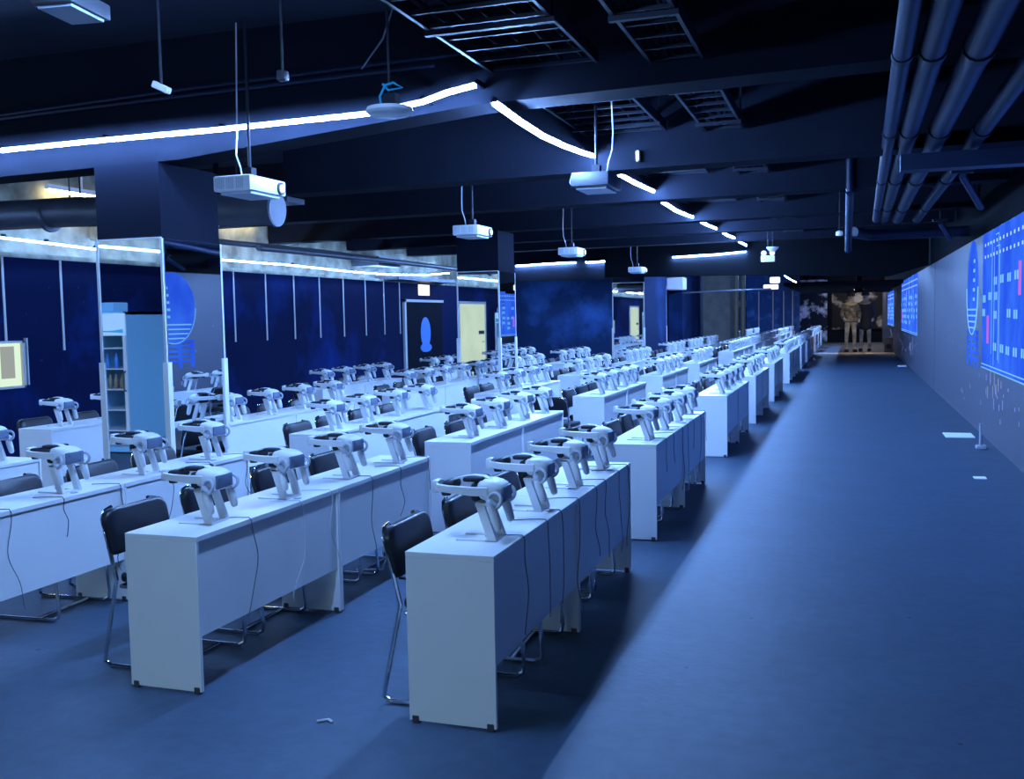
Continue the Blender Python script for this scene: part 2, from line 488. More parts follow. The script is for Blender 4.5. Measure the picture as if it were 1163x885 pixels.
led([(-2.30, 2.9, 3.33), (-2.30, 3.4, 3.31), (-2.30, 3.9, 3.31), (-2.30, 4.15, 3.33)], 'white led strip added out of view over the first desks', 'led', top=ZC)  # unseen strip, added to brighten the fronts of the second column desks
segs = [([(6.76, 3.24), (7.3, 3.215), (7.9, 3.205), (8.572, 3.226), (9.2, 3.262), (9.695, 3.30)], 'nearest'),
        ([(10.12, 3.275), (10.9, 3.268), (11.603, 3.274), (12.3, 3.295), (12.85, 3.316)], 'second'),
        ([(13.27, 3.245), (14.6, 3.232), (15.4, 3.255), (16.2, 3.286)], 'third'),
        ([(16.63, 3.285), (17.9, 3.30), (19.2, 3.34)], 'fourth'),
        ([(19.68, 3.34), (20.9, 3.34), (22.3, 3.38)], 'fifth'),
        ([(22.78, 3.36), (24.0, 3.375), (25.0, 3.39)], 'farthest')]
for s_, nm in segs:
    led([(-2.38, y, z) for y, z in s_], f'short sagging white led strip over the aisle side, {nm} of the run between beams')
led([(-4.23, 25.36, 3.19), (-3.2, 25.36, 3.216), (-2.42, 25.36, 3.26)], 'straight white led strip on the black header at the back')
led([(-8.75, 26.42, 3.175), (-7.9, 26.42, 3.20), (-7.05, 26.42, 3.216)], 'white led strip above the blue end wall, left piece')
led([(-6.75, 26.42, 3.20), (-6.3, 26.42, 3.215), (-5.9, 26.42, 3.218)], 'white led strip above the blue end wall, right piece')
led([(-9.93, -2.0, 2.84), (-9.93, 4, 2.85), (-9.93, 9.8, 2.845), (-9.93, 10.5, 2.829), (-9.93, 11.4, 2.801), (-9.93, 14.3, 2.798), (-9.93, 16.6, 2.805), (-9.93, 19.0, 2.772), (-9.93, 20.7, 2.777), (-9.93, 23.0, 2.85), (-9.93, 24.4, 2.94)],
    'very long white led strip along the top of the navy left wall', 'ledl')

led([(-2.38, 26.2, 3.3), (-2.38, 29.0, 3.28), (-2.38, 33.0, 3.3)], 'white led strip hidden behind the black header, running on over the far desks', top=ZC)
led([(-2.6, 44.0, 3.3), (-2.6, 49.0, 3.28), (-2.6, 54.0, 3.3)], 'white led strip over the farthest desks beyond the soffit', top=ZC)
for i, (x, y) in enumerate(((0.35, 43.6), (0.6, 57.5))):
    t = thing('downlight', ['warm round downlight above the standing figures', 'warm round downlight before the far mural'][i], 'ceiling light', (x, y, 2.615 if y < 50 else ZC-0.06))
    MB().lathe([(0.02, 0.0), (0.16, 0.0), (0.16, 0.01)], 20).build('diffuser', 'warm', t)
    MB().lathe([(0.17, 0.01), (0.19, 0.02), (0.19, 0.06)], 20).build('housing', 'exitg', t)
# neutral lamps behind the viewer and warm tubes above the left wall
for xx in (-5.6, -1.3):
    t = thing('ceiling_panel_light', 'square ceiling light panel behind the viewpoint, ' + ('left' if xx < -4 else 'right') + ' one', 'ceiling light', (xx, -2.4, 3.3))
    MB().box(-0.62, 0.62, -0.32, 0.32, 0.0, 0.02).build('diffuser', 'lamp', t)
    MB().box(-0.65, 0.65, -0.35, 0.35, 0.02, 0.09).box(-0.3, -0.28, 0, 0.02, 0.09, ZC-3.3).box(0.28, 0.3, 0, 0.02, 0.09, ZC-3.3).build('housing', 'exitg', t)
for i, yy in enumerate((1.6, 11.4, 15.2)):
    t = thing('tube_light', ['warm tube light above the left wall near the viewpoint', 'warm tube light hidden above the round duct at left', 'warm tube light above the middle of the left wall'][i], 'tube light', (-10.1, yy, 3.55))
    MB().tube([(0, -0.6, 0), (0, 0.6, 0)], 0.02, 8).build('tube', 'tube', t)
    MB().box(-0.04, 0.04, -0.64, 0.64, 0.02, 0.08).box(-0.01, 0.01, -0.01, 0.01, 0.08, ZC-3.55).build('batten', 'exitg', t)

# ------------------------------------------------------------------ projected pictures on the right wall
def picture(y0, y1, z0, z1, label, circle=None, seed=1, tail=None):
    rnd = random.Random(seed)
    t = thing('projected_picture', label, 'projected picture', (XR, (y0+y1)/2, 0))
    X = -0.006
    ym = (y0+y1)/2
    MB().box(X, 0, y0-ym, y1-ym, z0, z1).build('blue_field', 'scrblue', t)
    c = MB(); p = MB()
    L = y1-y0
    # rows of dots along the top
    for r_ in range(2):
        for i in range(int(L/0.28)):
            yy = y0-ym+0.15+i*0.28
            p.box(X-0.004, X, yy, yy+0.07, z1-0.18-r_*0.16, z1-0.14-r_*0.16)
    # pairs of windows
    for j in range(5):
        for i in range(int(L/0.55)):
            if rnd.random() < 0.55:
                yy = y0-ym+0.2+i*0.55+rnd.random()*0.1
                zz = z0+0.25+j*(z1-z0-0.75)/5+rnd.random()*0.03
                c.box(X-0.004, X, yy, yy+0.09, zz, zz+0.10)
                c.box(X-0.004, X, yy+0.16, yy+0.25, zz, zz+0.10)
    # trace lines
    for i in range(int(L*1.6)):
        yy = y0-ym+rnd.random()*(L-0.1)
        za = z0+rnd.random()*0.5; zb = z1-rnd.random()*0.7
        c.box(X-0.003, X, yy, yy+0.014, za, zb)
        if rnd.random() < 0.6:
            c.box(X-0.003, X, yy, min(yy+0.3, y1-ym), zb, zb+0.012)
    c.box(X-0.003, X, y0-ym, y1-ym, z0+0.05, z0+0.065)
    c.box(X-0.003, X, y0-ym, y1-ym, z0, z0+0.015)
    c.build('cyan_traces', 'scrcyan', t)
    p.build('pale_dots', 'scrpale', t)
    k_ = MB()
    for i in range(2):
        yy = y1-ym-0.7-i*2.6
        k_.box(X-0.005, X, yy, yy+0.16, z0+0.35+i*0.6, z0+0.72+i*0.6)
    k_.build('pink_marks', 'scrpink', t)
    if circle:
        cy, cz, rr = circle
        vs = [(-0.004, cy-ym, cz)]; n = 40
        for i in range(n):
            a = 2*PI*i/n
            vs.append((-0.004, cy-ym+rr*math.cos(a), min(z1, cz+rr*math.sin(a))))
        MB().add(vs, [(0, i+1, (i+1) % n+1) for i in range(n)]).build('blue_disc', 'scrblue', t)
        c2 = MB()
        pts = [(-0.008, cy-ym+rr*math.cos(a), cz+rr*math.sin(a)) for a in [PI*1.0+PI*i/24 for i in range(25)]]
        c2.tube(pts, 0.010, 4)
        for i in range(4):
            hw = math.sqrt(max(0.01, rr*rr-(rr-0.10-i*0.09)**2))*0.9
            c2.box(-0.010, -0.005, cy-ym-hw, cy-ym+hw, cz-rr+0.09+i*0.09, cz-rr+0.115+i*0.09)
        for i in range(5):
            c2.box(-0.010, -0.005, cy-ym-0.3, cy-ym-0.3+0.12+0.1*rnd.random(), cz-0.2+i*0.14, cz-0.15+i*0.14)
        c2.build('disc_lines', 'scrcyan', t)
        c3 = MB()
        for i in range(5):
            zz = z0+0.05+i*0.10
            c3.box(-0.005, 0, cy-ym-0.75, cy-ym+0.65-0.2*rnd.random(), zz, zz+0.05)
        for i in range(4):
            yy = cy-ym-0.7+i*0.4
            c3.box(-0.006, 0, yy, yy+0.12, z0-0.05, z0+0.5)
        c3.build('blue_bars', 'scrblue', t)
    sp = MB()
    for i in range(46):
        yy = y0-ym+rnd.random()*(L+5.0); zz = 0.15+rnd.random()*(z0-0.2) if yy < y1-ym+0.3 else 0.3+rnd.random()*2.2
        a = 0.012+rnd.random()*0.02; b = 0.02+rnd.random()*0.06
        sp.box(-0.003, 0, yy, yy+a, zz, zz+b)
    for i in range(14):
        yy = (13.2 if circle else y0+2)-ym+rnd.random()*1.6; zz = 0.35+rnd.random()*0.5
        sp.box(-0.003, 0, yy, yy+0.03, zz, zz+0.05+rnd.random()*0.15)
    sp.build('stray_light_specks', 'speck', t)
    return t
picture(7.5, 15.25, 0.93, 2.755, 'large blue projected control screen picture on the near right wall', (16.45, 2.06, 0.70), 3)
picture(29.2, 38.0, 1.05, 2.755, 'narrow looking blue projected picture on the right wall, middle one', None, 5)
picture(44.5, 51.5, 1.10, 2.60, 'blue projected picture on the right wall, farthest one', None, 9)

# ------------------------------------------------------------------ projectors
def make_projector(label, loc, rz=0.0, zrod=ZC, case='plastic'):
    t = thing('projector', label, 'projector', loc, rz, 'white projectors hung from the ceiling')
    W, D, H = 0.32, 0.50, 0.135
    MB().rbox(-W/2, W/2, -D/2, D/2, 0.02, H, 0.012, 2).build('casing', case, t)
    v = MB()
    for i in range(15):
        x = -W/2+0.02+i*0.0165
        if i in (5, 10): continue
        v.box(x, x+0.007, -D/2-0.003, -D/2+0.002, 0.035, H-0.018)
    v.build('vent_slats', 'grey', t)
    MB().lathe([(0.048, 0), (0.048, 0.02), (0.036, 0.022)], 20, Matrix.Translation((W/2-0.004, D/2-0.085, 0.072)) @ Matrix.Rotation(PI/2, 4, 'Y')).build('lens_ring', 'foot', t)
    MB().lathe([(0.030, 0), (0.030, 0.024), (0.016, 0.030)], 16, Matrix.Translation((W/2-0.002, D/2-0.085, 0.072)) @ Matrix.Rotation(PI/2, 4, 'Y')).build('lens', 'lenslit', t)
    MB().box(-W/2+0.03, W/2-0.03, -D/2+0.05, D/2-0.05, 0.0, 0.02).build('base_plate', 'grey', t)
    MB().box(-0.09, 0.09, -0.11, 0.11, H, H+0.014).box(-0.035, 0.035, -0.035, 0.035, H+0.014, H+0.085).tube([(0, 0, H+0.08), (0, 0, zrod-loc[2])], 0.013, 8).build('mount', 'tray', t)
    MB().tube([(-0.10, 0.05, H-0.005), (-0.12, 0.06, H+0.1), (-0.15, 0.05, H+0.2), (-0.17, 0.1, H+0.34), (-0.14, 0.1, zrod-loc[2])], 0.006, 6).build('power_cable', 'cablew', t)
    return t
make_projector('white projector with glowing lens hanging before the first mirrored pillar', (-4.36, 6.72, 2.70))
make_projector('white projector hanging over the desks left of the second mirrored pillar top', (-4.27, 11.27, 2.70))
make_projector('small white projector hanging in front of the blue end wall', (-4.22, 15.6, 2.70))
make_projector('farthest small white projector, hanging by the third mirrored pillar', (-4.58, 22.6, 2.70))
make_projector('grey projector hung just under the aisle side led strip', (-2.05, 8.42, 2.80), PI, ZC, 'duct')
pf = make_projector('dark looking projector at the upper left corner, nearest to the viewer', (-3.42, 3.85, 3.17), PI+0.15, 4.55, 'foot')
pf.scale = (0.64, 0.64, 0.64)

# ------------------------------------------------------------------ ceiling services
def cable_tray(x0, x1, y0, y1, z, label):
    t = thing('cable_tray', label, 'cable tray', ((x0+x1)/2, (y0+y1)/2, z), 0, 'ladder cable trays under the ceiling')
    hw, hl = (x1-x0)/2, (y1-y0)/2
    for s_ in (-1, 1):
        MB().box(s_*hw-0.012, s_*hw+0.012, -hl, hl, 0, 0.09).build('side_rail', 'tray', t)
    n = int((y1-y0)/0.28)
    me_r = MB().box(-hw, hw, -0.012, 0.012, 0.012, 0.035).mesh('rung')
    me_r.materials.append(MT['tray'])
    for i in range(n+1):
        o = bpy.data.objects.new('rung', me_r); COL.objects.link(o); o.parent = t
        o.location = (0, -hl+0.02+i*(2*hl-0.04)/n, 0)
    rnd = random.Random(int(y0*10))
    for i in range(5):
        c = MB()
        xx = -hw+0.08+i*(2*hw-0.16)/4
        c.tube([(xx+rnd.uniform(-.03, .03), -hl+hl*2*j/6, 0.05+rnd.uniform(0, .02)) for j in range(7)], 0.014, 6)
        c.build('laid_cable', 'black', t)
    for yy in (-hl*0.6, hl*0.6):
        h = MB()
        for s_ in (-1, 1):
            h.box(s_*(hw+0.02)-0.008, s_*(hw+0.02)+0.008, yy-0.008, yy+0.008, -0.02, ZC-z)
        h.box(-hw-0.03, hw+0.03, yy-0.02, yy+0.02, -0.03, 0.0)
        h.build('hanger', 'tray', t)
    return t
ys = [(1.2, 6.95), (7.37, 9.72), (10.13, 12.85), (13.27, 16.2), (16.63, 19.25), (19.68, 22.35)]
nm = ['nearest', 'second', 'third', 'fourth', 'fifth', 'farthest']
for (a, b), n_ in zip(ys, nm):
    cable_tray(-2.45, -1.68, a, b, 3.50, f'dark ladder cable tray over the desks, {n_} section of the left run')
    cable_tray(-1.30, -0.95, a, b, 3.46, f'narrow dark cable tray over the aisle edge, {n_} section of the right run')

# pipes over the aisle on the right
for i, (xa, xb, r_, z) in enumerate(((0.24, 0.40, 0.055, 3.22), (0.42, 0.52, 0.075, 3.23), (0.68, 0.72, 0.085, 3.22), (1.02, 1.02, 0.07, 3.2))):
    n_ = ['leftmost', 'second', 'third', 'rightmost'][i]
    t = thing('ceiling_pipe', f'dark blue ceiling pipe above the aisle, {n_} of four parallel ones', 'pipe', (xa, 2.0, z), 0, 'ceiling pipes above the aisle')
    L_ = 15.4
    MB().tube([(0, 0, 0), ((xb-xa)*0.3, L_*0.3, 0), (xb-xa, L_, 0)], r_, 14).build('pipe_run', 'pipe', t)
    for yy in (1.8, 4.3, 7.0, 10.2, 13.4):
        q = yy/L_
        MB().tube([((xb-xa)*q, yy, 0), ((xb-xa)*q+0.001, yy+0.11, 0)], r_*1.14, 14).build('coupling', 'tray', t)
    for yy in (3.1, 8.5, 12.2):
        MB().tube([((xb-xa)*yy/L_, yy, r_*0.8), ((xb-xa)*yy/L_, yy, ZC-z)], 0.008, 6).build('hanger_rod', 'tray', t)
tag(MB().box(0.42, XR+0.06, 9.5, 9.72, 2.96, 3.10).build('support_beam', 'pipe'), 'dark blue support channel crossing below the aisle pipes to the right wall', 'support beam')
tag(MB().tube([(0.05, 17.0, 3.0), (0.3, 17.5, 2.98), (XR+0.05, 17.8, 3.0)], 0.09, 10).build('cross_pipe', 'pipe'), 'dark pipe crossing at the far end of the aisle pipes', 'pipe')
tag(MB().tube([(0.0, 12.9, 3.18), (-0.02, 17.0, 2.9), (-0.02, 17.2, 2.72)], 0.05, 10).tube([(0.0, 12.9, 3.18), (0.0, 12.9, ZC)], 0.05, 10).build('bent_pipe', 'pipe'), 'short bent dark pipe left of the aisle pipes', 'pipe')
for i, (p0, p1) in enumerate((((1.02, 10.6, 3.02), (1.30, 11.6, 2.80)), ((1.22, 15.6, 2.98), (1.42, 16.4, 2.8)))):
    t = thing('pipe_lamp', ['dark tilted tubular lamp hanging over the blue picture on right wall', 'small dark tilted tubular lamp, farther along the right wall'][i], 'lamp', p0)
    v = Vector(p1)-Vector(p0)
    MB().tube([(0, 0, 0), v], 0.035, 10).build('lamp_body', 'pipe', t)
    MB().box(-0.10, 0.10, -0.04, 0.04, 0.02, 0.05).tube([(0, 0, 0.03), (0, 0, ZC-p0[2])], 0.01, 6).build('bracket', 'tray', t)

# round duct behind the first pillar, pipes beside the left wall
t = thing('round_duct', 'large pale grey round ventilation duct above the left bay', 'duct', (-9.9, 8.55, 2.93))
MB().tube([(0, 0, 0.02), (2.2, 0, 0), (4.65, 0, -0.10)], 0.155, 24).build('duct_run', 'duct', t)
for x in (0.9, 1.9, 2.9, 3.9, 4.62):
    MB().tube([(x-0.02, 0, 0.02-x*0.026), (x+0.02, 0, 0.02-x*0.026)], 0.168, 24).build('joint_band', 'duct', t)
for x in (0.7, 2.3, 4.2):
    MB().tube([(x, 0, 0.1), (x, 0, ZC-2.93)], 0.008, 6).build('hanger_rod', 'tray', t)
tag(MB().box(-10.2, -6.2, 10.3, 10.7, 3.14, 3.2).tube([(-9.5, 10.5, 3.2), (-9.5, 10.5, ZC)], 0.01, 6).tube([(-7, 10.5, 3.2), (-7, 10.5, ZC)], 0.01, 6).build('flat_channel', 'duct'), 'flat grey metal channel running above the round duct', 'channel')
for i, (x, y, hgt) in enumerate(((-9.2, 10.9, 0.5), (-8.4, 10.9, 0.6), (-7.6, 10.9, 0.45))):
    tag(MB().tube([(x, y, 3.1), (x+0.05, y, 3.35), (x+0.02, y, ZC)], [0.05, 0.045, 0.03], 8).build('drop_pipe', 'black'), ['leftmost', 'middle', 'rightmost'][i] + ' black drop pipe against the cream concrete above the left wall', 'pipe')
tag(MB().rbox(-10.2, -9.3, 11.6, 12.3, 2.95, 3.25, 0.02, 1).build('concrete_lump', 'concrete'), 'rough cream concrete bracket above the left wall', 'bracket')
tag(MB().tube([(-10.0, 12.9, 2.80), (-9.75, 12.9, 2.80), (-9.72, 12.9, 2.72)], [0.14, 0.14, 0.08], 14).build('vent_stub', 'duct'), 'grey pipe stub poking out at the top of the left wall', 'pipe')
for i, (y0, y1, z) in enumerate(((13.6, 20.5, 3.05), (14.5, 24.5, 2.98))):
    tag(MB().tube([(-9.6+i*0.3, y0, z), (-9.6+i*0.3, (y0+y1)/2, z+0.02), (-9.6+i*0.3, y1, z)], 0.05, 10).build('wall_pipe', 'duct'), ['upper', 'lower'][i] + ' grey pipe running along above the navy left wall', 'pipe')
tag(MB().box(-10.2, -9.55, 19.5, 20.6, 2.92, 3.12).box(-10.2, -9.6, 20.6, 24.0, 2.66, 2.74).build('wall_bracket', 'duct'), 'grey metal bracket at the top of the left wall over the dark door', 'bracket')
# thin conduits on the nearest beam and hanging wires
for i, (z, x0, x1) in enumerate(((3.62, -8.0, -2.2), (3.55, -10.0, -2.9))):
    tag(MB().tube([(x0, 6.93, z-0.08), ((x0+x1)/2, 6.93, z), (x1, 6.93, z+0.05)], 0.016, 8).build('conduit', 'pipe'), ['upper', 'lower'][i] + ' thin conduit on the face of the nearest ceiling beam', 'conduit')
tag(MB().tube([(-2.43, 5.35, ZC), (-2.44, 5.33, 3.6), (-2.55, 5.34, 3.35), (-2.7, 5.36, 3.2)], 0.005, 6).build('hanging_wire', 'cable'), 'loose thin wire hanging beside the white disc access point', 'wire')

# white disc access point
t = thing('access_point', 'white oval disc access point with blue cable under the led strip', 'access point', (-2.50, 5.30, 2.905))
MB().lathe([(0.02, 0.0), (0.12, 0.004), (0.138, 0.02), (0.130, 0.042), (0.03, 0.05)], 28).build('disc', 'plastic', t)
MB().box(-0.05, 0.05, -0.03, 0.03, 0.048, 0.12).tube([(0, 0, 0.1), (0, 0, ZC-2.905)], 0.009, 8).build('bracket', 'tray', t)
MB().tube([(-0.03, -0.04, 0.045), (-0.035, -0.05, 0.10), (0.0, -0.05, 0.16), (0.05, -0.05, 0.17), (0.10, -0.04, 0.14), (0.02, -0.05, 0.13), (-0.02, -0.04, 0.17)], 0.007, 6).build('blue_cable', 'teal', t)

def hung(name, label, cat, loc, mb, m, rod=True):
    t = thing(name, label, cat, loc)
    mb.build('body', m, t)
    if rod: MB().tube([(0, 0, 0.02), (0, 0, ZC-loc[2])], 0.008, 6).build('rod', 'tray', t)
    return t
hung('sensor_box', 'small tilted white box lamp hanging at the upper left', 'sensor', (-3.50, 4.58, 3.0),
     MB().rbox(-0.055, 0.055, -0.02, 0.02, -0.015, 0.02, 0.006, 1, Matrix.Rotation(0.45, 4, 'Y')), 'exitg')
hung('speaker_box', 'small black bracket speaker above the led strip', 'speaker', (-3.25, 5.4, 3.22),
     MB().rbox(-0.028, 0.028, -0.03, 0.03, -0.03, 0.03, 0.008, 2), 'foot')
hung('smoke_detector', 'dark round smoke detector on the ceiling at top right', 'smoke detector', (-1.06, 6.2, 3.62),
     MB().lathe([(0.01, -0.03), (0.05, -0.02), (0.07, 0.0), (0.07, 0.02)], 16), 'pipe')
hung('sprinkler_head', 'small bright sprinkler head left of the aisle pipes end', 'sprinkler', (-0.15, 16.0, 2.92),
     MB().lathe([(0.02, -0.04), (0.05, -0.03), (0.05, 0.02), (0.02, 0.04)], 12), 'exitg')
hung('spot_lamp', 'small pale funnel lamp under the ceiling right of the led run', 'lamp', (-1.48, 21.0, 3.05),
     MB().lathe([(0.05, -0.07), (0.12, 0.0), (0.12, 0.02)], 14), 'exitg')
t = thing('emergency_light', 'white twin head emergency light hung near the aisle', 'emergency light', (-1.61, 21.5, 2.80))
MB().rbox(-0.14, 0.14, -0.03, 0.03, 0.0, 0.13, 0.01, 1).build('casing', 'exitg', t)
for s_ in (-1, 1):
    MB().lathe([(0.055, -0.03), (0.05, 0.03)], 14, Matrix.Translation((s_*0.085, 0, 0.185)) @ Matrix.Rotation(PI/2, 4, 'X')).build('lamp_head', 'exitw', t)
MB().tube([(0, 0, 0.13), (0, 0, ZC-2.8)], 0.01, 6).build('rod', 'tray', t)
for i, (p, wd) in enumerate((((-1.85, 27.1, 2.60), 0.13), ((-2.45, 34.0, 2.60), 0.24))):
    t = thing('exit_lamp', ['small bright box lamp below the black header', 'small bright box lamp on the black soffit, lower one'][i], 'lamp', p)
    MB().rbox(-wd, wd, -0.04, 0.04, -0.08, 0.08, 0.02, 1).build('lamp_box', 'exitw', t)
    MB().tube([(0, 0, 0.05), (0, 0, ZC-p[2])], 0.012, 6).build('rod', 'tray', t)
tag(MB().tube([(-5.2, 33.0, 2.45), (-3.5, 33.0, 2.5), (-2.45, 33.9, 2.53)], 0.03, 8).build('thin_pipe', 'duct'), 'thin pale pipe across the far blue wall', 'pipe')
tag(MB().rbox(-5.6, -5.05, 32.3, 33.0, 2.55, 2.95, 0.03, 1).build('air_conditioner', 'exitg'), 'boxy pale air conditioning unit on the far blue pier', 'air conditioner')
t = thing('junction_box', 'small yellowish junction box on the second ceiling beam', 'junction box', (-1.95, 9.72, 3.28))
MB().rbox(-0.02, 0.02, -0.03, 0.03, -0.055, 0.055, 0.008, 1).build('box', 'amber', t)

# ------------------------------------------------------------------ desks
DL, DD, DH = 1.3725, 0.403, 0.75
def make_desk(label):
    t = thing('desk', label, 'desk', (0, 0, 0), 0, 'white desks in rows')
    hd = DD/2; hl = DL/2-0.003
    m = MB(); m.rbox(-hd, hd, -hl, hl, DH-0.026, DH, 0.002, 1); m.build('desktop', 'white', t)
    for s_ in (-1, 1):
        ya, yb = (s_*hl, s_*(hl-0.018))
        MB().rbox(-hd+0.001, hd-0.002, min(ya, yb), max(ya, yb), 0.012, DH-0.026, 0.0015, 1).build('end_panel', 'white', t)
    MB().box(hd-0.028, hd-0.014, -hl+0.018, hl-0.018, 0.27, DH-0.026).build('modesty_panel', 'white', t)
    for sx in (-1, 1):
        for sy in (-1, 1):
            MB().rbox(sx*(hd-0.03)-0.016, sx*(hd-0.03)+0.016, sy*(hl-0.009)-0.012, sy*(hl-0.009)+0.012, 0.0, 0.034, 0.003, 1).build('foot', 'foot', t)
    MB().lathe([(0.022, 0), (0.024, 0.004), (0.02, 0.006)], 16, Matrix.Translation((0.14, 0.32, DH))).build('cable_grommet', 'grey', t)
    return register(t)
def make_desk_far(label):
    t = thing('desk', label, 'desk', (0, 0, 0), 0, 'white desks in rows')
    hd = DD/2; hl = DL/2-0.003
    MB().box(-hd, hd, -hl, hl, DH-0.026, DH).build('desktop', 'white', t)
    for s_ in (-1, 1):
        ya, yb = (s_*hl, s_*(hl-0.018))
        MB().box(-hd+0.001, hd-0.002, min(ya, yb), max(ya, yb), 0.0, DH-0.026).build('end_panel', 'white', t)
    MB().box(hd-0.028, hd-0.014, -hl+0.018, hl-0.018, 0.27, DH-0.026).build('modesty_panel', 'white', t)
    return register(t)

# ------------------------------------------------------------------ chairs (facing +x)
def sled(s_):
    y = s_*0.225
    P = [(-0.262, y*0.62, 0.808), (-0.258, y*0.86, 0.798), (-0.248, y*0.99, 0.760), (-0.212, y, 0.62), (-0.175, y, 0.46), (-0.262, y, 0.075), (-0.268, y, 0.03), (-0.235, y, 0.012), (0.22, y, 0.012), (0.255, y, 0.03), (0.262, y, 0.07), (0.235, y, 0.40), (0.215, y, 0.425), (0.17, y, 0.43), (-0.15, y, 0.425)]
    return MB().tube(P, 0.011, 8)
def make_chair(label):
    t = thing('visitor_chair', label, 'chair', (0, 0, 0), 0, 'black visitor chairs behind the desks')
    MB().rbox(-0.17, 0.23, -0.212, 0.212, 0.437, 0.492, 0.022, 3).build('seat', 'leather', t)
    b = MB()
    xf = Matrix.Translation((-0.218, 0, 0.69)) @ Matrix.Rotation(-0.2, 4, 'Y')
    rim = []
    for (cy, cz, a0) in ((0.234-0.065, 0.12-0.065, 0), (-0.234+0.065, 0.12-0.065, 1), (-0.234+0.035, -0.115+0.035, 2), (0.234-0.035, -0.115+0.035, 3)):
        rr_ = 0.065 if cz > 0 else 0.035
        for q_ in range(7):
            a = (a0+q_/6)*PI/2
            rim.append((cy+rr_*math.cos(a), cz+rr_*math.sin(a)))
    lay = ((-0.031, 0.86), (-0.026, 0.95), (-0.014, 1.0), (0.014, 1.0), (0.026, 0.95), (0.031, 0.86))
    nn = len(rim)
    vs = [(x_, y_*k_ if abs(y_*k_) < 0.3 else y_, z_*k_) for x_, k_ in lay for y_, z_ in rim]
    fs = [(i*nn+j, i*nn+(j+1) % nn, (i+1)*nn+(j+1) % nn, (i+1)*nn+j) for i in range(len(lay)-1) for j in range(nn)]
    fs += [tuple(range(nn-1, -1, -1)), tuple((len(lay)-1)*nn+j for j in range(nn))]
    b.add(vs, fs, True, xf)
    b.build('backrest', 'leather', t)
    q = MB()
    for yy in (-0.077, 0.077):
        q.box(0.0285, 0.0308, yy-0.003, yy+0.003, -0.085, 0.09, xf)
    q.build('seam', 'fabric', t)
    for s_ in (-1, 1): sled(s_).build('sled_leg', 'chrome', t)
    for x_, z_ in ((-0.15, 0.425), (0.17, 0.428), (0.10, 0.012)): MB().tube([(x_, -0.225, z_), (x_, 0.225, z_)], 0.010, 8).build('crossbar', 'chrome', t)
    return register(t)

